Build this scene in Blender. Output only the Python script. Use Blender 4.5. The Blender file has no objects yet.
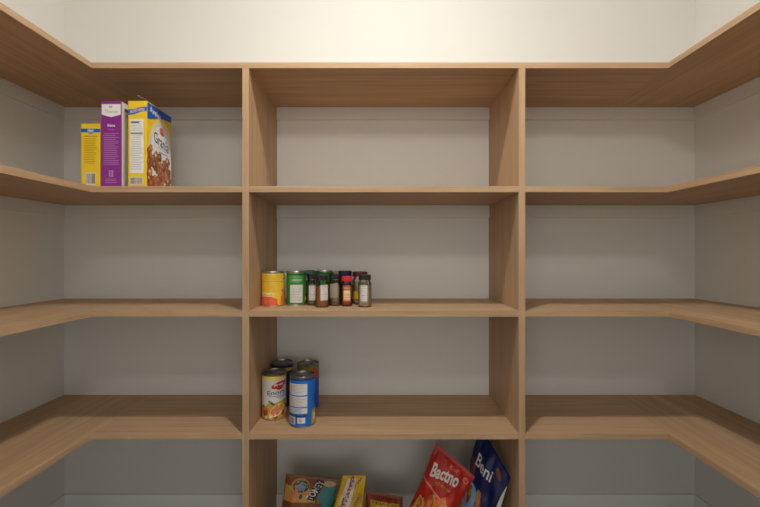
import bpy, bmesh, math, random
from mathutils import Vector, Matrix, noise
C = bpy.context.scene.collection
rnd = random.Random(7)
PI = math.pi
CAMZ, CAMY, F = 1.0, -1.28, 423.0

# ------------------------------------------------------------------ colour / material helpers
def lin(c):
    c = c/255.0
    return c/12.92 if c <= .04045 else ((c+.055)/1.055)**2.4
def rgb(r, g, b): return (lin(r), lin(g), lin(b), 1.0)

MATS = {}
def plain(name, col, rough=.5, metal=0.0, spec=.5, var=.06, scale=30):
    """principled material with a faint procedural mottling"""
    if name in MATS: return MATS[name]
    m = bpy.data.materials.new(name); m.use_nodes = True
    nt = m.node_tree; b = nt.nodes['Principled BSDF']
    tc = nt.nodes.new('ShaderNodeTexCoord'); n = nt.nodes.new('ShaderNodeTexNoise')
    n.inputs['Scale'].default_value = scale; n.inputs['Detail'].default_value = 3
    nt.links.new(tc.outputs['Object'], n.inputs['Vector'])
    mx = nt.nodes.new('ShaderNodeMix'); mx.data_type = 'RGBA'
    mx.inputs[6].default_value = tuple(c*(1-var) for c in col[:3])+(1,)
    mx.inputs[7].default_value = tuple(min(1, c*(1+var)) for c in col[:3])+(1,)
    nt.links.new(n.outputs['Fac'], mx.inputs[0]); nt.links.new(mx.outputs[2], b.inputs['Base Color'])
    b.inputs['Roughness'].default_value = rough; b.inputs['Metallic'].default_value = metal
    b.inputs['Specular IOR Level'].default_value = spec
    MATS[name] = m
    return m

def wood(name, axis):
    """light oak laminate, fine grain running along the given axis"""
    m = bpy.data.materials.new(name); m.use_nodes = True
    nt = m.node_tree; b = nt.nodes['Principled BSDF']; L = nt.links.new
    tc = nt.nodes.new('ShaderNodeTexCoord')
    def stretched(a, c, det, dist):
        mp = nt.nodes.new('ShaderNodeMapping')
        s = [c, c, c]; s[axis] = a
        mp.inputs['Scale'].default_value = s
        L(tc.outputs['Object'], mp.inputs['Vector'])
        n = nt.nodes.new('ShaderNodeTexNoise'); n.inputs['Scale'].default_value = 1
        n.inputs['Detail'].default_value = det; n.inputs['Distortion'].default_value = dist
        L(mp.outputs['Vector'], n.inputs['Vector']); return n
    n1 = stretched(2.2, 75, 5, .3); n2 = stretched(1.0, 16, 3, .8); n3 = stretched(7, 320, 2, 0)
    r = nt.nodes.new('ShaderNodeValToRGB')
    r.color_ramp.elements[0].position = .30; r.color_ramp.elements[0].color = WOOD_D
    r.color_ramp.elements[1].position = .70; r.color_ramp.elements[1].color = WOOD_L
    L(n1.outputs['Fac'], r.inputs['Fac'])
    r2 = nt.nodes.new('ShaderNodeValToRGB')
    r2.color_ramp.elements[0].position = .35; r2.color_ramp.elements[0].color = (.92, .91, .90, 1)
    r2.color_ramp.elements[1].position = .65; r2.color_ramp.elements[1].color = (1.05, 1.05, 1.05, 1)
    L(n2.outputs['Fac'], r2.inputs['Fac'])
    mx = nt.nodes.new('ShaderNodeMix'); mx.data_type = 'RGBA'; mx.blend_type = 'MULTIPLY'; mx.inputs[0].default_value = 1
    L(r.outputs['Color'], mx.inputs[6]); L(r2.outputs['Color'], mx.inputs[7])
    r3 = nt.nodes.new('ShaderNodeValToRGB')
    r3.color_ramp.elements[0].position = .3; r3.color_ramp.elements[0].color = (.9, .89, .88, 1)
    r3.color_ramp.elements[1].position = .5; r3.color_ramp.elements[1].color = (1, 1, 1, 1)
    L(n3.outputs['Fac'], r3.inputs['Fac'])
    m2 = nt.nodes.new('ShaderNodeMix'); m2.data_type = 'RGBA'; m2.blend_type = 'MULTIPLY'; m2.inputs[0].default_value = 1
    L(mx.outputs[2], m2.inputs[6]); L(r3.outputs['Color'], m2.inputs[7])
    L(m2.outputs[2], b.inputs['Base Color'])
    b.inputs['Roughness'].default_value = .5; b.inputs['Specular IOR Level'].default_value = .3
    bp = nt.nodes.new('ShaderNodeBump'); bp.inputs['Strength'].default_value = .06; bp.inputs['Distance'].default_value = .002
    L(n1.outputs['Fac'], bp.inputs['Height']); L(bp.outputs['Normal'], b.inputs['Normal'])
    return m
WOOD_D = (.460, .294, .163, 1); WOOD_L = (.580, .388, .230, 1)
WX, WY, WZ = wood('oak laminate grain x', 0), wood('oak laminate grain y', 1), wood('oak laminate grain z', 2)

def paint(name, col, rough=.7):
    m = plain(name, col, rough, spec=.25, var=.012, scale=3)
    nt = m.node_tree; b = nt.nodes['Principled BSDF']
    n = nt.nodes.new('ShaderNodeTexNoise'); n.inputs['Scale'].default_value = 220
    tc = nt.nodes.new('ShaderNodeTexCoord'); nt.links.new(tc.outputs['Object'], n.inputs['Vector'])
    bp = nt.nodes.new('ShaderNodeBump'); bp.inputs['Strength'].default_value = .04; bp.inputs['Distance'].default_value = .002
    nt.links.new(n.outputs['Fac'], bp.inputs['Height']); nt.links.new(bp.outputs['Normal'], b.inputs['Normal'])
    return m
WALL = paint('warm white wall paint', (.785, .78, .745, 1))
TRIM = paint('white satin trim paint', (.87, .86, .845, 1), .45)
CEIL = paint('white ceiling paint', (.84, .825, .80, 1), .8)
FLOOR = plain('pale grey floor tile', (.20, .185, .165, 1), .4, var=.08, scale=6)

# ------------------------------------------------------------------ mesh helpers
def link(name, bm, mats, parent=None, smooth=False, autosm=None):
    me = bpy.data.meshes.new(name)
    bm.normal_update()
    if smooth:
        for f in bm.faces: f.smooth = True
        ang = autosm or math.radians(40)
        for e in bm.edges:
            if len(e.link_faces) == 2 and e.calc_face_angle(0) > ang: e.smooth = False
    bm.to_mesh(me); bm.free()
    for m in (mats if isinstance(mats, (list, tuple)) else [mats]): me.materials.append(m)
    o = bpy.data.objects.new(name, me); C.objects.link(o)
    if parent: o.parent = parent
    return o

def box(bm, x0, x1, y0, y1, z0, z1, bevel=0.0, mi=0):
    vs = [bm.verts.new(p) for p in ((x0,y0,z0),(x1,y0,z0),(x1,y1,z0),(x0,y1,z0),(x0,y0,z1),(x1,y0,z1),(x1,y1,z1),(x0,y1,z1))]
    fs = [bm.faces.new([vs[i] for i in q]) for q in ((0,3,2,1),(4,5,6,7),(0,1,5,4),(1,2,6,5),(2,3,7,6),(3,0,4,7))]
    for f in fs: f.material_index = mi
    if bevel:
        es = set(e for f in fs for e in f.edges)
        r = bmesh.ops.bevel(bm, geom=list(es), offset=bevel, segments=2, affect='EDGES', profile=.5)
        for f in r['faces']: f.material_index = mi

def prism(bm, poly, z0, z1, mi_of=None):
    """vertical extrusion of an xy polygon (counter-clockwise)"""
    lo = [bm.verts.new((x, y, z0)) for x, y in poly]; hi = [bm.verts.new((x, y, z1)) for x, y in poly]
    n = len(poly)
    bm.faces.new(hi); bm.faces.new(lo[::-1])
    for i in range(n):
        j = (i+1) % n
        bm.faces.new((lo[i], lo[j], hi[j], hi[i]))

def lathe(bm, prof, seg=48, mi=0, c=(0, 0)):
    """prof: list of (r, z); r = 0 makes a pole"""
    rings = []
    for r, z in prof:
        if r < 1e-6: rings.append([bm.verts.new((c[0], c[1], z))])
        else: rings.append([bm.verts.new((c[0]+r*math.cos(2*PI*i/seg), c[1]+r*math.sin(2*PI*i/seg), z)) for i in range(seg)])
    for a, b in zip(rings, rings[1:]):
        for i in range(seg):
            j = (i+1) % seg
            if len(a) == 1 and len(b) == 1: continue
            if len(a) == 1: f = bm.faces.new((a[0], b[j], b[i]))
            elif len(b) == 1: f = bm.faces.new((a[i], a[j], b[0]))
            else: f = bm.faces.new((a[i], a[j], b[j], b[i]))
            f.material_index = mi

def struct(name, bm, m):
    o = link(name, bm, m); o['kind'] = 'structure'; return o

def thing(name, label, cat, loc=(0, 0, 0), rotz=0, group=None):
    o = bpy.data.objects.new(name, None); C.objects.link(o)
    o.empty_display_size = .05
    o.location = loc; o.rotation_euler = (0, 0, rotz)
    o['label'] = label; o['category'] = cat
    if group: o['group'] = group
    return o

# ---- printing: flat 2-D shapes mapped onto a surface S(u, v, lift) and kept in the part's own mesh
def shape_rect(u0, v0, u1, v1): return ([(u0,v0),(u1,v0),(u1,v1),(u0,v1)], [(0,1,2,3)])
def shape_poly(pts): return (list(pts), [tuple(range(len(pts)))])
def shape_ell(cu, cv, ru, rv, n=24, rot=0):
    p = []
    for i in range(n):
        a = 2*PI*i/n; x, y = ru*math.cos(a), rv*math.sin(a)
        p.append((cu+x*math.cos(rot)-y*math.sin(rot), cv+x*math.sin(rot)+y*math.cos(rot)))
    return (p, [tuple(range(n))])
def shape_blob(cu, cv, r, seed, n=14, jag=.25):
    q = random.Random(seed)
    return (lambda p: (p, [tuple(range(n))]))([(cu+r*(1+jag*(q.random()-.5)*2)*math.cos(2*PI*i/n), cv+r*(1+jag*(q.random()-.5)*2)*math.sin(2*PI*i/n)) for i in range(n)])
_tx = {}
def shape_text(s, cu, cv, width, height, rot=0, bold=.0, shear=0):
    key = (s, bold, shear)
    if key not in _tx:
        cd = bpy.data.curves.new('t', 'FONT'); cd.body = s; cd.offset = bold; cd.resolution_u = 3; cd.shear = shear
        o = bpy.data.objects.new('t', cd); C.objects.link(o)
        bpy.context.view_layer.update()
        me = bpy.data.meshes.new_from_object(o.evaluated_get(bpy.context.evaluated_depsgraph_get()))
        _tx[key] = ([(v.co.x, v.co.y) for v in me.vertices], [tuple(p.vertices) for p in me.polygons])
        bpy.data.meshes.remove(me); bpy.data.objects.remove(o); bpy.data.curves.remove(cd)
    vs, fs = _tx[key]
    x0 = min(p[0] for p in vs); x1 = max(p[0] for p in vs); y0 = min(p[1] for p in vs); y1 = max(p[1] for p in vs)
    out = []
    for x, y in vs:
        X = ((x-x0)/(x1-x0)-.5)*width; Y = ((y-y0)/(y1-y0)-.5)*height
        out.append((cu+X*math.cos(rot)-Y*math.sin(rot), cv+X*math.sin(rot)+Y*math.cos(rot)))
    return (out, fs)

def printed(bm, S, shp, mi, lift=.0003, maxlen=None):
    vs, fs = shp
    t = bmesh.new()
    tv = [t.verts.new((u, v, 0)) for u, v in vs]
    for f in fs:
        try: t.faces.new([tv[i] for i in f])
        except ValueError: pass
    t.normal_update()
    if sum(f.normal.z*f.calc_area() for f in t.faces) < 0: bmesh.ops.reverse_faces(t, faces=list(t.faces))
    if maxlen:
        bmesh.ops.triangulate(t, faces=[f for f in t.faces if len(f.verts) > 4])
        for _ in range(6):
            es = [e for e in t.edges if e.calc_length() > maxlen]
            if not es: break
            bmesh.ops.subdivide_edges(t, edges=es, cuts=1)
            bmesh.ops.triangulate(t, faces=[f for f in t.faces if len(f.verts) > 4])
    m = {}
    for v in t.verts: m[v.index if False else v] = bm.verts.new(S(v.co.x, v.co.y, lift))
    for f in t.faces:
        try:
            g = bm.faces.new([m[v] for v in f.verts]); g.material_index = mi
        except ValueError: pass
    t.free()

class Print:
    """collects materials for one mesh and prints shapes on it"""
    def __init__(s, bm, mats): s.bm = bm; s.mats = list(mats); s.k = 0
    def mi(s, m):
        if m not in s.mats: s.mats.append(m)
        return s.mats.index(m)
    def __call__(s, S, shp, m, maxlen=None, lift=None):
        s.k += 1
        printed(s.bm, S, shp, s.mi(m), lift if lift is not None else .0002+.00003*s.k, maxlen)

def ink(name, r, g, b, rough=.45): return plain(name, rgb(r, g, b), rough, var=.04)
I = dict(
    yellow=ink('yellow carton print', 240, 203, 40), deepyellow=ink('deep yellow print', 226, 176, 30), blue=ink('blue print', 24, 92, 200),
    white=ink('white print', 238, 236, 232), offwhite=ink('off white print', 222, 218, 212), grey=ink('grey small print', 165, 163, 162),
    dgrey=ink('dark grey print', 90, 90, 94), black=ink('black print', 28, 27, 28), purple=ink('purple carton print', 140, 45, 140),
    lilac=ink('lilac small print', 190, 130, 195), red=ink('red print', 200, 32, 38), navy=ink('navy print', 34, 52, 108),
    olive=ink('mustard small print', 196, 160, 30), brown=ink('brown print', 128, 72, 42), tan=ink('tan print', 196, 140, 88),
    biscuit=ink('biscuit print', 168, 108, 66), orange=ink('orange print', 228, 122, 50), rust=ink('rust print', 176, 74, 44),
    cream=ink('cream print', 240, 225, 170), green=ink('green can print', 52, 140, 52), lgreen=ink('light green print', 118, 182, 104),
    dgreen=ink('dark green print', 34, 84, 44), teal=ink('teal print', 58, 128, 128), skyblue=ink('sky blue print', 120, 180, 225),
    canblue=ink('bright blue can print', 14, 110, 205), pink=ink('pale red print', 222, 120, 96), gold=ink('gold print', 200, 160, 70),
    pale=ink('pale grey small print', 200, 199, 198), lblue=ink('pale blue print', 120, 150, 190), brick=ink('dark red print', 158, 44, 38), maroon=ink('maroon print', 120, 38, 34), lemon=ink('pale yellow print', 244, 222, 110),
)
METAL = plain('tin plate', (.62, .61, .59, 1), .28, 1.0, var=.05)
DARKMETAL = plain('dull lid metal', (.30, .29, .275, 1), .33, 1.0, var=.08)
KRAFT = plain('bare grey cardboard', rgb(205, 200, 192), .8)

# ================================================================== THE ROOM
XW0, XW1, YB, YF, ZC = -1.217, 1.213, .35, -1.5, 2.31
def slab(name, m, *a):
    bm = bmesh.new(); box(bm, *a); return struct(name, bm, m)
slab('floor', FLOOR, XW0-.1, XW1+.1, YF-.1, YB+.1, -.1, 0)
slab('ceiling', CEIL, XW0-.1, XW1+.1, YF-.1, YB+.1, ZC, ZC+.1)
slab('wall_back', WALL, XW0-.1, XW1+.1, YB, YB+.1, 0, ZC)
slab('wall_left', WALL, XW0-.1, XW0, YF, YB, 0, ZC)
slab('wall_right', WALL, XW1, XW1+.1, YF, YB, 0, ZC)
bm = bmesh.new()                                   # wall behind the viewer, with the doorway in it
box(bm, XW0-.1, -.5, YF-.1, YF, 0, ZC); box(bm, .5, XW1+.1, YF-.1, YF, 0, ZC); box(bm, -.5, .5, YF-.1, YF, 1.9, ZC)
struct('wall_front', bm, WALL)

T = .018
LV = [(CAMZ+.5604, CAMZ+.5782), (CAMZ+.1850, CAMZ+.2039), (CAMZ-.1915, CAMZ-.1734), (CAMZ-.5625, CAMZ-.5447)]   # shelf bottoms / tops
DL0, DL1, DR0, DR1 = -.4165, -.3965, .4195, .4395  # divider faces
IL, IR = -.873, .872                               # inner edges of the side runs
YS = -1.15                                         # near end of the side runs
TC, HC = .012, .048                                # wall cleats

# skirting and wall cleats
def baseb(name, *a):
    bm = bmesh.new(); box(bm, *a, bevel=.002); return struct(name, bm, TRIM)
BH = .0765
bm = bmesh.new()
box(bm, XW0, DL0, YB-.011, YB, 0, BH, .002); box(bm, DL1, DR0, YB-.011, YB, 0, BH, .002); box(bm, DR1, XW1, YB-.011, YB, 0, BH, .002)
struct('baseboard_back', bm, TRIM)
baseb('baseboard_left', XW0, XW0+.011, YF, YB-.011, 0, BH)
baseb('baseboard_right', XW1-.011, XW1, YF, YB-.011, 0, BH)
k = 0
for z0, z1 in LV:
    for a in ((XW0, DL0, YB-TC, YB), (DL1, DR0, YB-TC, YB), (DR1, XW1, YB-TC, YB), (XW0, XW0+TC, YS, YB-TC), (XW1-TC, XW1, YS, YB-TC)):
        k += 1
        bm = bmesh.new(); box(bm, *a, z0-HC, z0, bevel=.0015); struct('trim_%d' % k, bm, WALL)

# ================================================================== THE SHELVING
unit = thing('shelving_unit', 'built-in U-shaped oak laminate shelving with two upright dividers around the pantry walls', 'shelves', (0, 0, 0))
EB = .001
def band(parent, segs, z0, z1):
    """edge banding: one thin strip per straight run"""
    for (xa, ya, xb, yb), m in segs:
        bm = bmesh.new()
        d = Vector((xb-xa, yb-ya, 0)).normalized(); n = Vector((d.y, -d.x, 0))
        e = .0006
        p = [Vector((xa, ya, 0)), Vector((xb, yb, 0)), Vector((xb, yb, 0))+n*EB, Vector((xa, ya, 0))+n*EB]
        lo = [bm.verts.new((q.x, q.y, z0+(e if i > 1 else 0))) for i, q in enumerate(p)]
        hi = [bm.verts.new((q.x, q.y, z1-(e if i > 1 else 0))) for i, q in enumerate(p)]
        bm.faces.new(hi); bm.faces.new(lo[::-1])
        for i in range(4):
            j = (i+1) % 4; bm.faces.new((lo[i], lo[j], hi[j], hi[i]))
        bmesh.ops.recalc_face_normals(bm, faces=bm.faces)
        link('edge_band', bm, m, parent)
def board(name, runs, z0, z1, segs):
    """runs: (x0,x1,y0,y1,material index) laid edge to edge in one mesh"""
    bm = bmesh.new()
    for x0, x1, y0, y1, mi in runs: box(bm, x0, x1, y0, y1, z0, z1, 0, mi)
    o = link(name, bm, [WX, WY, WZ], unit)
    band(o, segs, z0, z1); return o
g = .0004
z0, z1 = LV[0]
board('top_shelf', [(IL, IR, 0, YB, 0), (XW0, IL, YS, YB, 1), (IR, XW1, YS, YB, 1)], z0, z1,
      [((IL+EB, 0, IR-EB, 0), WX), ((IL, YS, IL, 0), WY), ((IR, 0, IR, YS), WY)])
for z0, z1 in LV[1:]:
    board('shelf', [(DL1, DR0, 0, YB, 0)], z0, z1, [((DL1, 0, DR0, 0), WX)])
    board('corner_shelf', [(IL, DL0, 0, YB, 0), (XW0, IL, YS, YB, 1)], z0, z1, [((IL+EB, 0, DL0, 0), WX), ((IL, YS, IL, 0), WY)])
    board('corner_shelf', [(DR1, IR, 0, YB, 0), (IR, XW1, YS, YB, 1)], z0, z1, [((DR1, 0, IR-EB, 0), WX), ((IR, 0, IR, YS), WY)])
for x0, x1 in ((DL0, DL1), (DR0, DR1)):
    bm = bmesh.new(); box(bm, x0, x1, 0, YB, 0, LV[0][0])
    o = link('divider', bm, [WZ], unit)
    bm = bmesh.new(); box(bm, x0, x1, -EB, 0, 0, LV[0][0], .0004)
    link('edge_band', bm, [WZ], o)

# ================================================================== helper: pixel + depth -> the point it stands for (layout only)
def P(px, py, Z): return Vector(((px-380)*Z/F, CAMY+Z, CAMZ-(py-253.5)*Z/F))

# ================================================================== CEREAL CARTONS (second shelf, left bay)
ZS2 = LV[1][1]
def carton(name, label, x0, x1, Zf, depth, h, base, side, group):
    t = thing(name, label, 'box', ((x0+x1)/2, CAMY+Zf+depth/2, ZS2), 0, group)
    w = x1-x0
    bm = bmesh.new()
    box(bm, -w/2, w/2, -depth/2, depth/2, 0, h, .0012)
    pr = Print(bm, [base])
    front = lambda u, v, l: Vector((u*w/2, -depth/2-l, v*h))              # narrow face to the room: u -1..1, v 0..1
    right = lambda u, v, l: Vector((w/2+l, u*depth/2, v*h))               # broad face to the right
    if side is not base: pr(right, shape_rect(-.985, .005, .985, .995), side)
    return t, bm, pr, front, right, w, h, depth
def lines(pr, S, u0, u1, v0, v1, n, m, seed, th=.35, ragged=.25):
    q = random.Random(seed); dv = (v1-v0)/n
    for i in range(n):
        v = v1-(i+.5)*dv
        pr(S, shape_rect(u0, v-dv*th/2, u1-(u1-u0)*ragged*q.random(), v+dv*th/2), m, lift=.0006)
def barcode(pr, S, u0, u1, v0, v1, seed, n=9, ml=None):
    pr(S, shape_rect(u0, v0, u1, v1), I['offwhite'], ml)
    q = random.Random(seed); du = (u1-u0)/(n+1)
    for i in range(n):
        c = u0+(i+1)*du; ww = du*(.18+.2*q.random())
        pr(S, shape_rect(c-ww, v0+(v1-v0)*.1, c+ww, v1-(v1-v0)*.08), I['dgrey'], ml)
GC = 'cereal cartons on the upper left shelf'
t, bm, pr, S, R, w, h, d = carton('cereal_box', 'short yellow cereal box with a blue band, beside the purple box', -.927, -.868, 1.312, .13, .199, I['yellow'], I['yellow'], GC)
pr(S, shape_rect(-1, .865, 1, .92), I['blue'])
pr(S, shape_poly([(-.35, .925), (.35, .925), (.35, .86), (0, .825), (-.35, .86)]), I['lblue'])
pr(S, shape_text('HENO', 0, .888, .6, .03, bold=.02), I['white'])
pr(S, shape_rect(-.72, .795, .72, .81), I['olive'])
lines(pr, S, -.66, .66, .37, .78, 15, I['olive'], 3)
barcode(pr, S, -.48, .55, .045, .235, 4)
link('carton', bm, pr.mats, t)

t, bm, pr, S, R, w, h, d = carton('cereal_box', 'tall purple cereal box with a white top panel, between two yellow boxes', -.864, -.8005, 1.310, .15, .268, I['purple'], I['offwhite'], GC)
pr(S, shape_poly([(-.93, .965), (.93, .965), (.93, .845), (.5, .83), (0, .815), (-.5, .83), (-.93, .845)]), I['white'])
pr(S, shape_text('KEF', -.05, .935, .34, .022, bold=.02), I['maroon'])
pr(S, shape_text('Thorsen', 0, .88, 1.3, .04), I['grey'])
pr(S, shape_text('Dharma', 0, .72, .75, .03, bold=.02), I['white'])
pr(S, shape_text('kidagur', 0, .672, .7, .028), I['lilac'])
lines(pr, S, -.75, .78, .26, .635, 17, I['lilac'], 8)
pr(S, shape_rect(-.22, .125, .22, .2), I['lilac']); pr(S, shape_rect(-.06, .135, .02, .19), I['purple'])
lines(pr, S, -.6, .6, .05, .11, 3, I['lilac'], 9)
pr(R, shape_rect(-.8, .9, .8, .935), I['dgrey']); pr(R, shape_rect(-.7, .84, .6, .87), I['grey'])
lines(pr, R, -.6, .6, .5, .8, 6, I['pale'], 10)
link('carton', bm, pr.mats, t)

t, bm, pr, S, R, w, h, d = carton('cereal_box', 'large yellow cereal box with crunchy cluster picture and a torn open top flap', -.7795, -.7205, 1.308, .150, .2685, I['yellow'], I['yellow'], GC)
pr(S, shape_poly([(-1, .9), (-.3, .905), (.3, .925), (1, .935), (1, .885), (.3, .87), (-.3, .845), (-1, .835)]), I['blue'])
pr(S, shape_text('HOTEY PETIIE', 0, .887, 1.5, .034, rot=.02, bold=.02), I['lemon'])
pr(S, shape_rect(-.78, .165, .66, .79), I['white'])
lines(pr, S, -.68, .58, .2, .775, 22, I['pale'], 12)
pr(S, shape_rect(-.68, .62, .58, .63), I['dgrey']); pr(S, shape_rect(-.68, .745, .2, .76), I['dgrey'])
barcode(pr, S, -.8, .6, .035, .12, 13, 12)
# broad face: blue sweep, pale centre, lettering, clusters
for i, mm in enumerate([I['lemon'], I['cream'], I['offwhite'], I['white']]):
    f = 1-.11*i
    pr(R, shape_poly([(max(-.985, min(.985, .12+x*(1.12-.07*i))), max(.01, min(.88, .38+y*(.50-.03*i)))) for x, y in [(math.cos(k*PI/20), math.sin(k*PI/20)) for k in range(40)]]), mm)
pr(R, shape_poly([(-.985, .985), (-.2, .985), (.985, .985), (.985, .915), (.6, .905), (0, .885), (-.5, .84), (-.985, .80)]), I['blue'])
pr(R, shape_text('Aveles', -.38, .915, .9, .075, rot=-.03, bold=.02), I['white'])
pr(R, shape_ell(.12, .735, .17, .045), I['pink']); pr(R, shape_ell(.2, .70, .12, .02), I['red'])
pr(R, shape_text('Granía', .12, .60, 1.25, .13, rot=-.06, bold=.012), I['navy'])
pr(R, shape_text('crisp cluster', .25, .51, .8, .035, rot=-.04), I['lblue'])
pr(R, shape_rect(-.1, .46, .62, .472), I['lblue'])
pr(R, shape_poly([(-.985, .008), (.95, .008), (.9, .28), (.5, .33), (.1, .38), (-.5, .36), (-.985, .42)]), I['biscuit'], lift=.0011)
q = random.Random(21)
tones = [I['biscuit'], I['tan'], I['brown'], I['biscuit'], I['rust']]
spots = []
for i in range(110):
    u = q.uniform(-.9, .86); v = q.uniform(.025, .40)
    if v > .40-.16*max(0, u-.1)-.05*(u < -.6): continue
    spots.append((u, v))
spots += [(-.85, .42), (-.8, .37), (-.05, .40), (-.9, .3), (.62, .38), (.3, .33), (-.75, .47)]
for i, (u, v) in enumerate(spots):
    ru = q.uniform(.10, .19)
    S2 = lambda a, b, l, u=u, v=v: R(u+(a-u), v+(b-v)*.33, l)
    pr(S2, shape_blob(u, v, ru*1.06, i), I['brown'], lift=.0012+.00001*i); pr(S2, shape_blob(u+.01, v+.02, ru*.95, i+100), tones[i % 5], lift=.0012+.00001*i+.000004)
    pr(S2, shape_blob(u-.03, v+.05, ru*.4, i+200), I['tan'] if i % 4 else I['cream'], lift=.0012+.00001*i+.000007)
for (u, v) in ((-.9, .40), (-.8, .33), (-.85, .26)):
    pr(R, shape_ell(u, v, .10, .05, 12), I['rust'], lift=.0025)
link('carton', bm, pr.mats, t)
bm = bmesh.new()                                     # lid flap standing half open, hinged on the broad side
x = [(.000, -.073), (.034, -.073), (.034, .06), (.000, .06)]
hinge = Vector((w/2-.0005, 0, h+.0004)); tilt = math.radians(31)
lo = [bm.verts.new((hinge.x-a*math.cos(tilt), b, hinge.z+a*math.sin(tilt))) for a, b in x]
hi = [bm.verts.new((hinge.x-a*math.cos(tilt)+.0002, b, hinge.z+.0006+a*math.sin(tilt))) for a, b in x]
bm.faces.new(lo[::-1]); bm.faces.new(hi)
for i in range(4):
    j = (i+1) % 4; bm.faces.new((lo[i], lo[j], hi[j], hi[i]))
bmesh.ops.recalc_face_normals(bm, faces=bm.faces)
o = link('top_flap', bm, KRAFT, t); o['label'] = 'bare grey inside of the lid flap, half open'

# ================================================================== CANS
def can(label, X, Z, zs, r, h, base, lidmat=METAL, group=None, tab=True, tabdir=0.0, top=.006, bot=.004):
    Y = CAMY+Z
    a0 = math.atan2(-X, Z)
    t = thing('food_can', label, 'can', (X, Y, zs), 0, group)
    bm = bmesh.new()
    lathe(bm, [(0, .003), (r*.86, .003), (r*.9, 0), (r*.985, 0), (r*1.0, .0018), (r*.985, .0038), (r*.975, .005), (r*.975, h-.006),
               (r*.985, h-.0042), (r*1.0, h-.0024), (r*1.0, h-.0006), (r*.985, h), (r*.955, h-.0004), (r*.94, h-.003)])
    link('can_body', bm, lidmat, t, True)
    bm = bmesh.new()                                  # recessed lid with pressed rings
    lathe(bm, [(r*.94, h-.003), (r*.93, h-.0052), (r*.84, h-.0052), (r*.82, h-.004), (r*.70, h-.004), (r*.68, h-.005), (r*.3, h-.005), (r*.28, h-.0044), (0, h-.0044)])
    lid = link('lid', bm, lidmat, t, True)
    if tab:
        bm = bmesh.new()                              # ring pull: a bent flat ring plus its nose
        n = 20
        ring = []
        for i in range(n):
            a = 2*PI*i/n
            for rr in (r*.30, r*.20):
                for zz in (0, .0012):
                    ring.append(bm.verts.new((math.cos(a)*rr*1.15, math.sin(a)*rr, h-.0034+zz+.002*max(0, math.cos(a)))))
        for i in range(n):
            j = (i+1) % n; A = ring[4*i:4*i+4]; B = ring[4*j:4*j+4]
            for p, q2 in ((0, 1), (1, 3), (3, 2), (2, 0)): bm.faces.new((A[p], A[q2], B[q2], B[p]))
        box(bm, -r*.62, -r*.18, -r*.12, r*.12, h-.0036, h-.0024, .0003)
        bmesh.ops.recalc_face_normals(bm, faces=bm.faces)
        bmesh.ops.transform(bm, matrix=Matrix.Translation((-r*.22*math.cos(tabdir)*-1, -r*.22*math.sin(tabdir)*-1, 0)) @ Matrix.Rotation(tabdir, 4, 'Z'), verts=bm.verts)
        link('pull_tab', bm, lidmat, t, True)
    bm = bmesh.new()
    lathe(bm, [(r*.978, bot), (r*.985, bot+.0002), (r*.985, h-top-.0002), (r*.978, h-top)], 64)
    pr = Print(bm, [base])
    rl = r*.985; hh = h-top-bot
    def S(u, v, l):                                   # u = degrees from the side facing the room's middle, v 0..1 up
        a = math.radians(u)+a0
        return Vector(((rl+l)*math.sin(a), -(rl+l)*math.cos(a), bot+hh*v))
    # u is stored in degrees / 100 so u and v have similar size
    S100 = lambda u, v, l: S(u*100, v, l)
    return t, bm, pr, S100
def endlabel(t, bm, pr): link('paper_label', bm, pr.mats, t, True)
ML = .08
def rows(pr, S, u0, u1, v0, v1, n, m, seed, th=.35, rag=.3):
    q = random.Random(seed); dv = (v1-v0)/n
    for i in range(n):
        v = v1-(i+.5)*dv
        pr(S, shape_rect(u0, v-dv*th/2, u1-(u1-u0)*rag*q.random(), v+dv*th/2), m, ML)
ZS3, ZS4 = LV[2][1], LV[3][1]
G3, G4 = 'cans on the middle shelf', 'tall cans on the lower shelf'
# yellow can
t, bm, pr, S = can('yellow can with orange-red lower corner, against the left divider on the middle shelf', -.3565, 1.410, ZS3, .0372, .1135, ink('warm yellow can print', 238, 196, 56), group=G3)
pr(S, shape_rect(-.85, .74, .6, .765), I['olive'], ML)
rows(pr, S, -.6, .35, .42, .72, 6, I['deepyellow'], 31, .4)
rows(pr, S, -.55, .5, .8, .96, 4, I['deepyellow'], 32, .3)
pr(S, shape_poly([(-.95, .0), (.25, .0), (.2, .2), (-.1, .28), (-.95, .28)]), ink('coral print', 226, 96, 52), ML)
rows(pr, S, -.6, .05, .06, .24, 3, I['pink'], 33, .4)
pr(S, shape_rect(-.62, .29, .06, .385), I['cream'], ML)
pr(S, shape_text('Hlsaih', -.28, .335, .6, .06, bold=.01), I['teal'], ML)
pr(S, shape_poly([(.38, .0), (.95, .0), (.95, .5), (.6, .42), (.42, .3)]), I['orange'], ML)
pr(S, shape_ell(.55, .46, .12, .06), I['pink'], ML)
pr(S, shape_ell(.78, .82, .16, .05), I['navy'], ML); pr(S, shape_ell(.74, .78, .1, .03), I['white'], ML)
endlabel(t, bm, pr)
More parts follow.
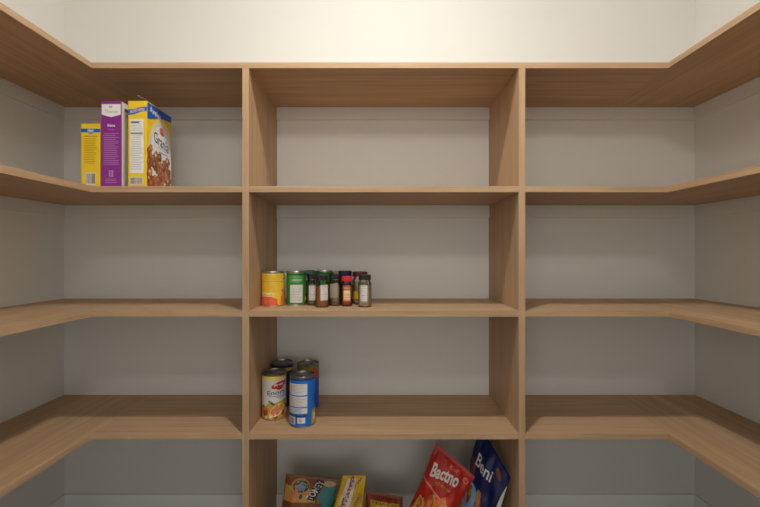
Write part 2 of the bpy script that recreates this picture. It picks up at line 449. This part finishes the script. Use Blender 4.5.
# green cans
def green_can(label, X, Z, front):
    t, bm, pr, S = can(label, X, Z, ZS3, .0325, .114, I['green'], group=G3, tab=False)
    pr(S, shape_rect(-1.4, .945, 1.4, .975), I['dgreen'], ML)
    if front:
        rows(pr, S, -.38, .45, .70, .92, 5, I['lgreen'], 41, .4, .15)
        pr(S, shape_text('UBCANT', .05, .78, .62, .05, bold=.02), I['offwhite'], ML)
        pr(S, shape_rect(-.38, .06, .40, .63), I['offwhite'], ML)
        rows(pr, S, -.3, .33, .1, .6, 10, I['grey'], 42, .3)
        pr(S, shape_rect(.56, .1, 1.2, .26), I['orange'], ML); pr(S, shape_rect(.62, .14, .8, .22), I['cream'], ML)
        pr(S, shape_rect(-1.4, .4, -.72, .66), I['gold'], ML)
        pr(S, shape_rect(-1.4, .05, -.85, .3), I['tan'], ML)
        pr(S, shape_rect(.68, .36, 1.3, .66), I['gold'], ML)
    endlabel(t, bm, pr)
green_can('green can with a white nutrition panel, second from the left divider on the middle shelf', -.2835, 1.432, True)
green_can('green can hidden behind the spice jars, only its green top showing', -.1955, 1.492, False)
# tall cans on the lower shelf
t, bm, pr, S = can('tall white can with a red logo and food picture, against the left divider', -.3545, 1.417, ZS4, .0400, .151, I['offwhite'], DARKMETAL, G4, tabdir=2.2, top=.008)
S0 = S; S = lambda u, v, l: S0(u-.14, v, l)
pr(S, shape_poly([(-1.2, 1), (1.2, 1), (1.2, .86), (.7, .93), (.3, .905), (-.3, .915), (-1.2, .96)]), I['lemon'], ML)
pr(S, shape_poly([(.2, 1), (1.2, 1), (1.2, .93), (.7, .965)]), I['olive'], ML)
pr(S, shape_ell(.40, .795, .40, .075, 28, .12), I['red'], ML); pr(S, shape_ell(.40, .75, .2, .07, 20), I['red'], ML)
pr(S, shape_text('Frey', .38, .80, .52, .07, rot=.1, bold=.03, shear=.2), I['white'], ML)
pr(S, shape_text('Enora', .26, .625, .9, .105, rot=.03, bold=.01), I['navy'], ML)
pr(S, shape_rect(-.1, .53, .8, .545), I['lblue'], ML); pr(S, shape_rect(.15, .50, .85, .512), I['lblue'], ML)
q = random.Random(5)
pr(S, shape_poly([(-1.2, .0), (1.3, .0), (1.3, .42), (.7, .44), (.2, .38), (-.3, .3), (-.8, .22), (-1.2, .25)]), I['gold'], ML)
for i in range(34):
    u = q.uniform(-.95, 1.0); v = q.uniform(.02, .30+.08*min(1, max(-1, u)))
    pr(lambda a, b, l, u=u, v=v: S(a, v+(b-v)*.8, l), shape_blob(u, v, q.uniform(.05, .11), i), [I['rust'], I['brown'], I['orange'], I['maroon'], I['cream']][i % 5], ML)
pr(S, shape_ell(.28, .21, .34, .13, 24, .25), I['cream'], ML); pr(S, shape_ell(.27, .215, .31, .112, 24, .25), ink('salmon print', 214, 124, 78), ML)
for i in range(3): pr(S, shape_ell(.12+.13*i, .2+.02*i, .02, .08, 10, -.3), I['pink'], ML)
pr(S, shape_ell(.02, .385, .16, .03, 16, -.3), I['dgreen'], ML); pr(S, shape_ell(-.1, .365, .12, .025, 14, .5), I['lgreen'], ML); pr(S, shape_ell(.5, .33, .14, .03, 14, .2), I['olive'], ML)
endlabel(t, bm, pr)
t, bm, pr, S = can('tall bright blue can with white nutrition panels at the front of the lower shelf', -.2495, 1.360, ZS4, .0408, .158, I['canblue'], DARKMETAL, G4, tabdir=.6, top=.0065)
pr(S, shape_rect(-1.5, .965, 1.5, 1), I['navy'], ML)
pr(S, shape_rect(-.85, .66, .22, .90), I['offwhite'], ML); pr(S, shape_rect(-.85, .415, .22, .635), I['offwhite'], ML); pr(S, shape_rect(-.85, .27, .22, .39), I['offwhite'], ML)
rows(pr, S, -.8, .15, .68, .89, 7, I['grey'], 51, .3); rows(pr, S, -.8, .15, .43, .62, 6, I['grey'], 52, .3); rows(pr, S, -.8, .15, .28, .38, 4, I['lblue'], 53, .4)
pr(S, shape_rect(-.85, .205, .22, .235), I['navy'], ML)
barcode(pr, S, -.82, -.33, .04, .20, 54, 6, ML)
pr(S, shape_rect(-.22, .07, .12, .19), I['offwhite'], ML); pr(S, shape_rect(-.14, .09, -.02, .17), I['orange'], ML)
pr(S, shape_poly([(.42, .02), (1.3, .02), (1.3, .36), (.62, .34), (.45, .29)]), I['gold'], ML); pr(S, shape_rect(.55, .1, .75, .24), I['cream'], ML)
pr(S, shape_rect(.66, .44, 1.3, .62), I['navy'], ML)
endlabel(t, bm, pr)
t, bm, pr, S = can('tall navy and gold can in the back row behind the white can', -.3535, 1.530, ZS4, .0395, .154, ink('dark navy can print', 30, 36, 66), DARKMETAL, G4, tabdir=.3)
pr(S, shape_rect(-.2, .86, .9, .93), I['gold'], ML); pr(S, shape_rect(-1, .35, .9, .5), I['maroon'], ML)
endlabel(t, bm, pr)
t, bm, pr, S = can('tall olive, orange and blue can in the back row behind the blue can', -.2570, 1.508, ZS4, .0390, .157, ink('olive can print', 118, 116, 44), DARKMETAL, G4, tabdir=.3)
pr(S, shape_rect(-1.5, .70, 1.5, .88), I['rust'], ML); pr(S, shape_ell(.3, .93, .12, .03), I['red'], ML); pr(S, shape_ell(.7, .78, .2, .05), I['red'], ML)
pr(S, shape_rect(-1.5, .0, 1.5, .70), I['blue'], ML); pr(S, shape_rect(.6, .5, 1.3, .6), I['navy'], ML)
endlabel(t, bm, pr)

# ================================================================== SPICE JARS
def glass(name):
    m = bpy.data.materials.new(name); m.use_nodes = True
    nt = m.node_tree; nt.nodes.remove(nt.nodes['Principled BSDF']); out = nt.nodes['Material Output']
    tr = nt.nodes.new('ShaderNodeBsdfTransparent'); tr.inputs['Color'].default_value = (.98, .985, .98, 1)
    gl = nt.nodes.new('ShaderNodeBsdfGlossy'); gl.inputs['Roughness'].default_value = .08
    fr = nt.nodes.new('ShaderNodeFresnel'); fr.inputs['IOR'].default_value = 1.45
    mx = nt.nodes.new('ShaderNodeMixShader')
    nt.links.new(fr.outputs[0], mx.inputs[0]); nt.links.new(tr.outputs[0], mx.inputs[1]); nt.links.new(gl.outputs[0], mx.inputs[2])
    nt.links.new(mx.outputs[0], out.inputs[0]); return m
GLASS = glass('clear jar glass')
def spice(name, c1, c2, sc=160):
    m = bpy.data.materials.new(name); m.use_nodes = True
    nt = m.node_tree; b = nt.nodes['Principled BSDF']
    tc = nt.nodes.new('ShaderNodeTexCoord'); v = nt.nodes.new('ShaderNodeTexNoise'); v.inputs['Scale'].default_value = sc; v.inputs['Detail'].default_value = 4
    r = nt.nodes.new('ShaderNodeValToRGB'); r.color_ramp.elements[0].position = .38; r.color_ramp.elements[1].position = .62
    r.color_ramp.elements[0].color = c1; r.color_ramp.elements[1].color = c2
    nt.links.new(tc.outputs['Object'], v.inputs['Vector']); nt.links.new(v.outputs['Fac'], r.inputs['Fac']); nt.links.new(r.outputs['Color'], b.inputs['Base Color'])
    b.inputs['Roughness'].default_value = .9; return m
GJ = 'spice jars on the middle shelf'
def cap_mat(name, *c): return plain(name, rgb(*c), .38, var=.03)
BLACKCAP = cap_mat('black plastic cap', 26, 26, 28)
def jar(label, X, Z, r, h, cap, cont, fill=.9, lab=None, capk=.92, caph=.017, flare=0):
    t = thing('spice_jar', label, 'jar', (X, CAMY+Z, ZS3), 0, GJ)
    a0 = math.atan2(-X, Z)
    hb = h-caph                                        # glass shoulder under the cap
    rn = r*.80
    bm = bmesh.new()
    lathe(bm, [(0, .0012), (r*.8, .0005), (r*.95, 0), (r, .003), (r, hb-.016), (r*.97, hb-.011), (rn*1.02, hb-.004), (rn, hb), (rn, h-.004)])
    link('glass_jar', bm, GLASS, t, True)
    ri = r*.94; ht = .003+(hb-.014)*fill
    bm = bmesh.new()
    lathe(bm, [(0, .003), (ri*.95, .003), (ri, .0055), (ri, ht-.002), (ri*.9, ht), (0, ht)], 32)
    link('contents', bm, cont, t, True)
    rc = r*capk
    bm = bmesh.new()
    n = 40; prof = [(rc*.99, hb+.0004), (rc, hb+.0012), (rc, h-.0025), (rc*.96, h-.0004), (rc*.86, h), (rc*.3, h-.0006), (0, h-.0006)]
    lathe(bm, prof, 80)
    for v in bm.verts:                                 # fine ribs on the cap's skirt
        d = Vector((v.co.x, v.co.y)).length
        if d > rc*.985 and v.co.z < h-.002:
            i = round(math.atan2(v.co.y, v.co.x)/(2*PI/80)) % 2
            if i: v.co.x *= .975; v.co.y *= .975
    link('cap', bm, cap, t)
    if lab:
        (b0, d0, d1, v0, v1, style) = lab
        rr = r*1.004
        S = lambda u, v, l: Vector(((rr+l)*math.sin(u+a0), -(rr+l)*math.cos(u+a0), v*h))
        bm = bmesh.new()
        pr = Print(bm, [b0])
        pr(S, shape_rect(d0, v0, d1, v1), b0, .12)
        if style == 'lines':
            rows2 = 9
            for i in range(rows2):
                vv = v1-(i+.7)*(v1-v0)/rows2
                pr(S, shape_rect(d0+.1, vv-.006, d1-.12-.2*random.Random(i).random(), vv+.006), I['dgrey'] if i in (0, 5) else I['grey'], .12)
        elif style == 'red':
            pr(S, shape_rect(d0+.1, v1-.13, d1-.1, v1-.05), I['tan'], .12); pr(S, shape_rect(d0+.12, v0+.06, d1-.12, v1-.17), I['cream'], .12)
            for i in range(4): pr(S, shape_rect(d0+.2, v0+.08+.06*i, d1-.2, v0+.105+.06*i), I['pink'], .12)
        elif style == 'yellow':
            pr(S, shape_ell((d0+d1)/2, (v0+v1)/2+.05, .3, .06), I['orange'], .12); pr(S, shape_rect(d0+.1, v0+.02, d1-.1, v0+.07), I['dgrey'], .12)
        elif style == 'word':
            pr(S, shape_rect(d0, v1-.1, d1, v1), I['dgrey'], .12)
        link('label', bm, pr.mats, t, True)
    return t
herb = spice('dried green herb', rgb(122, 114, 84), rgb(172, 162, 128)); cumin = spice('ground brown spice', rgb(188, 118, 80), rgb(216, 152, 112), 260)
pepper = spice('pepper flakes', rgb(112, 98, 78), rgb(190, 176, 150), 220); paprika = spice('red paprika', rgb(168, 66, 44), rgb(200, 96, 68), 260)
salt = spice('pale garlic powder', rgb(192, 174, 146), rgb(228, 212, 186), 200); must = spice('yellow mustard seed', rgb(160, 130, 70), rgb(200, 170, 100), 300)
jar('black-capped jar of dried herb with a white label, beside the green can', -.2272, 1.434, .0213, .1045, BLACKCAP, herb, lab=(I['offwhite'], -.65, .75, .16, .63, 'lines'))
jar('black-capped jar of light brown spice with a white label, nearest the shelf edge', -.1885, 1.376, .0216, .1035, BLACKCAP, cumin, lab=(I['offwhite'], -.22, 1.0, .22, .70, 'lines'))
t = jar('black-capped clear jar of greyish flakes without a white label, left of the red-capped jar', -.1510, 1.420, .0218, .1045, BLACKCAP, pepper, lab=(ink('smoky clear label print', 158, 146, 124), -.9, .5, .25, .7, ''))
jar('slim red-capped jar of red spice', -.1097, 1.402, .0180, .0985, cap_mat('red plastic cap', 214, 40, 40), paprika, lab=(ink('brick label print', 178, 84, 60), -.75, .75, .14, .70, 'red'), capk=1.0)
jar('black-capped jar of pale powder with a white label, last in the row on the right', -.0496, 1.380, .0217, .1045, BLACKCAP, salt, lab=(I['offwhite'], -.68, .38, .18, .68, 'lines'))
jar('maroon-capped jar with a yellow label, behind the last jar on the right', -.0690, 1.462, .0262, .111, cap_mat('maroon plastic cap', 92, 30, 34), salt, lab=(ink('yellow jar label', 216, 176, 60), -1.1, 1.1, .10, .42, 'yellow'), capk=1.0)
jar('navy-capped jar in the back row behind the red-capped jar', -.1216, 1.472, .0235, .1135, cap_mat('navy plastic cap', 24, 34, 74), herb, lab=(I['navy'], -1.2, 1.2, .2, .7, 'word'), capk=1.0, caph=.02)
jar('teal-capped jar in the back row behind the green can', -.2515, 1.507, .0195, .1135, cap_mat('teal plastic cap', 58, 118, 100), herb, lab=(I['teal'], -1.2, 1.2, .2, .7, 'word'), capk=1.0)
jar('beige-capped jar in the back row, barely showing between green and navy tops', -.1600, 1.556, .0195, .110, cap_mat('beige plastic cap', 206, 186, 150), must, lab=(I['cream'], -1.2, 1.2, .2, .7, 'word'), capk=1.0)

# ================================================================== SNACK BAGS on the floor, middle bay
def foil(name, r, g, b, rough=.42): return plain(name, rgb(r, g, b), rough, spec=.4, var=.05)
def bag(label, TL, TR, BR, BL, thick, base, back, draw, seed, pinch=.06, fold=0.0):
    tl, tr, br, bl = [P(*c) for c in (TL, TR, BR, BL)]
    org = (tl+tr+br+bl)/4; org.z = 0
    W = ((tr-tl).length+(br-bl).length)/2; H = ((tl-bl).length+(tr-br).length)/2
    N = ((tr-tl)+(br-bl)).cross((tl-bl)+(tr-br)).normalized()
    if N.y > 0: N = -N
    sd = Vector((seed*7.3, seed*3.1, 0))
    def S(u, v, l, side=1):
        uu = u*(1-pinch*max(0, 1-v*v)**.8)
        a = (uu+1)/2; b = (v+1)/2
        p = bl*(1-a)*(1-b)+br*a*(1-b)+tl*(1-a)*b+tr*a*b
        vv = min(1, max(0, (1-abs(v))/.86-.075)) if abs(v) > .07 else min(1, .93/.86-.075)
        e = max(0, 1-abs(u)**2.6)**.55
        bulge = e*(math.sin(min(1, vv)*PI/2)**.75)
        wr = noise.noise(Vector((u*2.2, v*2.6, 0))+sd)*.016*e*min(1, vv*3)
        cre = math.sin(u*17+seed+2*noise.noise(Vector((u*2, v*2, 5))+sd))*.0022*max(0, 1-vv*2.2)*min(1, vv*8)     # gathers near the seals
        k = .6 if side > 0 else -.4
        p = p+N*(thick*k*bulge+(wr if side > 0 else wr*.6)+cre+fold*max(0, v-.25)**2+(l if side > 0 else -l))
        if abs(v) > .93: p = p+N*(.0006 if side > 0 else -.0006)
        p.z = max(p.z, .0012 if side > 0 else .0006)
        p.x = min(p.x, DR0-.003); p.x = max(p.x, DL1+.003)
        p.y = min(p.y, YB-.014)
        return p-org
    t = thing('snack_bag', label, 'bag', org, 0, 'snack bags on the floor of the middle bay')
    n = 44
    def grid(v0, v1, nv, bm, mi_back):
        for side in (1, -1):
            vs = [[bm.verts.new(S(-1+2*i/n, v0+(v1-v0)*j/nv, 0, side)) for i in range(n+1)] for j in range(nv+1)]
            for j in range(nv):
                for i in range(n):
                    q = (vs[j][i], vs[j][i+1], vs[j+1][i+1], vs[j+1][i])
                    f = bm.faces.new(q if side > 0 else q[::-1]); f.material_index = 0 if side > 0 else mi_back
    bm = bmesh.new(); grid(-.93, .93, 48, bm, 1)
    bmesh.ops.remove_doubles(bm, verts=bm.verts, dist=.0002)
    pr = Print(bm, [base, back])
    draw(lambda *a, **k: pr(S, a[0], a[1], .07, **k))
    link('pouch', bm, pr.mats, t, True, math.radians(70))
    for nm, v0, v1 in (('top_seal', .93, 1.0), ('bottom_seal', -1.0, -.93)):
        bm = bmesh.new(); grid(v0, v1, 6, bm, 1)
        for v in bm.verts: pass
        link(nm, bm, [base, back], t, True, math.radians(70))
    return t
def chips(d, u0, u1, v0, v1, n, seed, cols, r=(.12, .22)):
    q = random.Random(seed)
    for i in range(n):
        u, v = q.uniform(u0, u1), q.uniform(v0, v1); rr = q.uniform(*r)
        d(shape_blob(u, v, rr, seed+i, 12), I[cols[i % len(cols)]])
        d(shape_blob(u+.02, v+.03, rr*.6, seed+i+50, 10), I[cols[(i+1) % len(cols)]])
def d_red(d):
    chips(d, -.8, .4, -.85, .12, 44, 61, ['orange', 'gold', 'rust', 'orange'])
    d(shape_poly([(-.97, .30), (-.97, .34), (.95, .10), (.95, .06)]), I['pink'])
    d(shape_text('Bactno', -.13, .635, 1.28, .27, rot=.12, bold=.03), I['offwhite'])
    d(shape_text('cheese', .0, .43, .7, .07, rot=.06), I['gold'])
    d(shape_text('Kof', .12, .84, .4, .08, bold=.02), I['pink'])
    d(shape_ell(.74, .80, .13, .06, 18), I['pink']); d(shape_ell(.74, .80, .10, .042, 16), I['red'])
def d_blue(d):
    d(shape_poly([(-.98, -.9), (.45, -.9), (.25, -.2), (-.1, .12), (-.98, .34)]), I['skyblue'])
    chips(d, -.75, .1, -.75, .12, 12, 71, ['orange', 'rust', 'gold'], (.1, .17))
    d(shape_ell(.15, -.1, .16, .07, 14, -.6), I['orange']); d(shape_ell(-.55, .38, .14, .09, 14), I['brown']); d(shape_ell(-.75, .45, .1, .07, 12), I['maroon'])
    d(shape_text('Beni', -.12, .60, .95, .20, rot=.08, bold=.015), I['offwhite'])
    d(shape_ell(.55, .79, .17, .06, 16, -.2), I['brown'])
    d(shape_poly([(.80, -.92), (.985, -.92), (.985, .80), (.90, .55), (.84, .1)]), I['offwhite'])
def up(d, k):                                          # artwork sits on the upper part of the bag
    return lambda shp, *a, **kw: d(([(u, 1-k+k*v) for u, v in shp[0]], shp[1]), *a, **kw)
def d_brown(d):
    d = up(d, .46)
    d(shape_poly([(.90, -.9), (.985, -.9), (.985, .9), (.93, .9)]), I['dgreen'])
    d(shape_poly([(-.97, -.9), (.4, -.9), (.25, -.1), (-.2, .3), (-.97, .5)]), I['gold'])
    chips(d, -.85, -.1, -.7, .25, 16, 81, ['orange', 'gold', 'tan'], (.12, .2))
    d(shape_poly([(.42, -.9), (.97, -.9), (.97, .55), (.5, .55), (.35, .1)]), I['teal'])
    d(shape_ell(.68, .72, .26, .16, 20), I['gold']); d(shape_ell(.68, .74, .15, .1, 16), I['lblue'])
    d(shape_ell(-.38, .50, .34, .36, 24), I['tan']); d(shape_ell(-.36, .47, .30, .31, 24), I['dgreen']); d(shape_ell(-.40, .46, .2, .22, 20), I['gold']); d(shape_ell(-.32, .46, .16, .2, 20), I['lblue'])
    d(shape_ell(-.3, -.02, .07, .12, 12), I['dgreen'])
    d(shape_poly([(-.08, -.12), (.22, -.22), (.50, .80), (.22, .90)]), I['black'])
    d(shape_text('TOMEY', .20, .34, 1.05, .28, rot=1.22, bold=.02), I['offwhite'])
    d(shape_poly([(-.97, -.95), (.6, -.95), (.55, -.28), (-.97, -.33)]), I['brown'])
def d_yellow(d):
    d = up(d, .6)
    d(shape_poly([(-.75, -.9), (-.05, -.9), (.15, .1), (.28, .88), (-.5, .88), (-.6, .2)]), I['offwhite'])
    d(shape_text('Shogp', -.17, .42, 1.15, .52, rot=1.42, bold=.06), I['brick'])
    d(shape_text('yog', .45, .73, .55, .18, rot=.5, bold=.02), I['black'])
    d(shape_ell(.55, .1, .35, .3, 20), I['gold'])
    d(shape_text('mi', .55, .08, .35, .14, rot=.9, bold=.02), I['black'])
    chips(d, -.6, .1, -.8, -.25, 8, 91, ['orange', 'gold'], (.1, .2))
def d_rust(d):
    d = up(d, .5)
    d(shape_rect(-.95, .80, .95, .93), I['brown'])
    d(shape_text('Korn', .25, .86, .7, .07), I['tan'])
    d(shape_rect(-.75, -.4, .8, .5), I['olive'])
    d(shape_text('SNACK', 0, .38, 1.3, .16, bold=.02), I['black'])
    chips(d, -.6, .6, -.7, .1, 10, 101, ['orange', 'gold'], (.12, .2))
bag('red snack bag with white lettering, tilted and leaning towards the navy bag', (436, 442.5, 1.405), (475, 477, 1.365), (436, 556, 1.345), (396, 534, 1.385), .055,
    foil('red foil', 182, 36, 18), foil('silver foil', 190, 190, 190), d_red, 1, .07)
bag('navy snack bag with white lettering, tilted against the right divider', (480, 424, 1.470), (511, 477, 1.340), (489, 565, 1.385), (450, 528, 1.470), .06,
    foil('navy foil', 22, 27, 82), foil('white foil', 225, 225, 225), d_blue, 2, .05)
bag('brown and teal snack bag with a round green logo, nearest the left divider', (286, 473.5, 1.470), (339, 480, 1.475), (325, 552, 1.425), (272, 556, 1.415), .06,
    foil('brown foil', 132, 76, 30), foil('green foil', 30, 70, 50), d_brown, 3, .05)
bag('yellow snack bag with dark red lettering on a white stripe, right of the brown bag', (343, 475.5, 1.452), (366, 475.5, 1.440), (359, 562, 1.385), (316, 562, 1.390), .05,
    foil('yellow foil', 226, 184, 34), foil('gold foil', 190, 160, 60), d_yellow, 4, .03)
bag('rust-red snack bag with a yellow panel, shortest bag, standing left of the red bag', (366, 490, 1.470), (403, 497, 1.470), (401, 556, 1.415), (362, 556, 1.415), .05,
    foil('rust foil', 136, 48, 30), foil('dull brown foil', 110, 80, 60), d_rust, 5, .03)

# ================================================================== LIGHT
L1, L2, WD = 495.0, 52.0, 1.92
def disc_lamp(name, label, loc, r, power, col, face, dome):
    """slim round LED lamp: housing plus a glowing diffuser; face 'down' (ceiling) or 'in' (added fill over the doorway)"""
    t = thing(name, label, 'lamp', loc)
    em = bpy.data.materials.new('glowing diffuser'); em.use_nodes = True
    nt = em.node_tree; nt.nodes.remove(nt.nodes['Principled BSDF']); e = nt.nodes.new('ShaderNodeEmission')
    e.inputs['Color'].default_value = col; e.inputs['Strength'].default_value = power
    nt.links.new(e.outputs[0], nt.nodes['Material Output'].inputs[0])
    R = Matrix.Rotation(PI, 4, 'X') if face == 'down' else Matrix.Rotation(-PI/2, 4, 'X')
    bm = bmesh.new(); lathe(bm, [(0, 0), (r*1.35, 0), (r*1.4, .003), (r*1.4, .016), (r*1.3, .02), (r*1.06, .02), (r*1.04, .014), (0, .014)][::-1])
    bmesh.ops.transform(bm, matrix=R, verts=bm.verts); bmesh.ops.recalc_face_normals(bm, faces=bm.faces); link('housing', bm, TRIM, t, True)
    bm = bmesh.new(); lathe(bm, ([(0, .0145), (r, .0145)]+[(r*math.cos(a*PI/12), .018+dome*math.sin(a*PI/12)) for a in range(0, 6)]+[(0, .018+dome)])[::-1], 32)
    bmesh.ops.transform(bm, matrix=R, verts=bm.verts); bmesh.ops.recalc_face_normals(bm, faces=bm.faces); link('diffuser', bm, em, t, True)
WARM = (1, .98, .93, 1)
if L1: disc_lamp('ceiling_light', 'small round lamp on the ceiling above the shelves', (.02, -.56, ZC), .05, L1, WARM, 'down', .032)
if L2: disc_lamp('fill_lamp', 'small round fill lamp added out of view over the doorway', (.02, YF, 2.02), .09, L2, WARM, 'in', .01)  # unseen fill lamp, added to brighten the back wall below the top shelf

w = bpy.data.worlds.new('doorway fill'); bpy.context.scene.world = w; w.use_nodes = True
nt = w.node_tree; bg = nt.nodes['Background']; bg.inputs['Strength'].default_value = WD
tc = nt.nodes.new('ShaderNodeTexCoord'); sx = nt.nodes.new('ShaderNodeSeparateXYZ'); mr = nt.nodes.new('ShaderNodeMapRange')
mr.inputs['From Min'].default_value = -1; mr.inputs['From Max'].default_value = 1
rp = nt.nodes.new('ShaderNodeValToRGB'); els = rp.color_ramp.elements            # added fill glow beyond the doorway, brightest at eye level, dim above and below
def setel(e, p, v): e.position = p; e.color = (v, v*.98, v*.94, 1)
setel(els[0], 0.0, .10); setel(els[1], 1.0, .25)
for p, v in ((.40, .22), (.465, 1.0), (.57, 1.0), (.66, .30)): setel(els.new(p), p, v)
nt.links.new(tc.outputs['Generated'], sx.inputs[0]); nt.links.new(sx.outputs['Z'], mr.inputs['Value'])
nt.links.new(mr.outputs[0], rp.inputs[0]); nt.links.new(rp.outputs[0], bg.inputs['Color'])

# ================================================================== CAMERA
cd = bpy.data.cameras.new('camera'); cam = bpy.data.objects.new('camera', cd); C.objects.link(cam)
cd.sensor_width = 36; cd.lens = 36*F/760; cd.clip_start = .02
cam.location = (0, CAMY, CAMZ); cam.rotation_euler = (PI/2, 0, 0)
sc = bpy.context.scene; sc.camera = cam
sc.view_settings.view_transform = 'Standard'; sc.view_settings.look = 'None'
sc.view_settings.gamma = 1; sc.view_settings.use_curve_mapping = False
sc.view_settings.exposure = 0.0
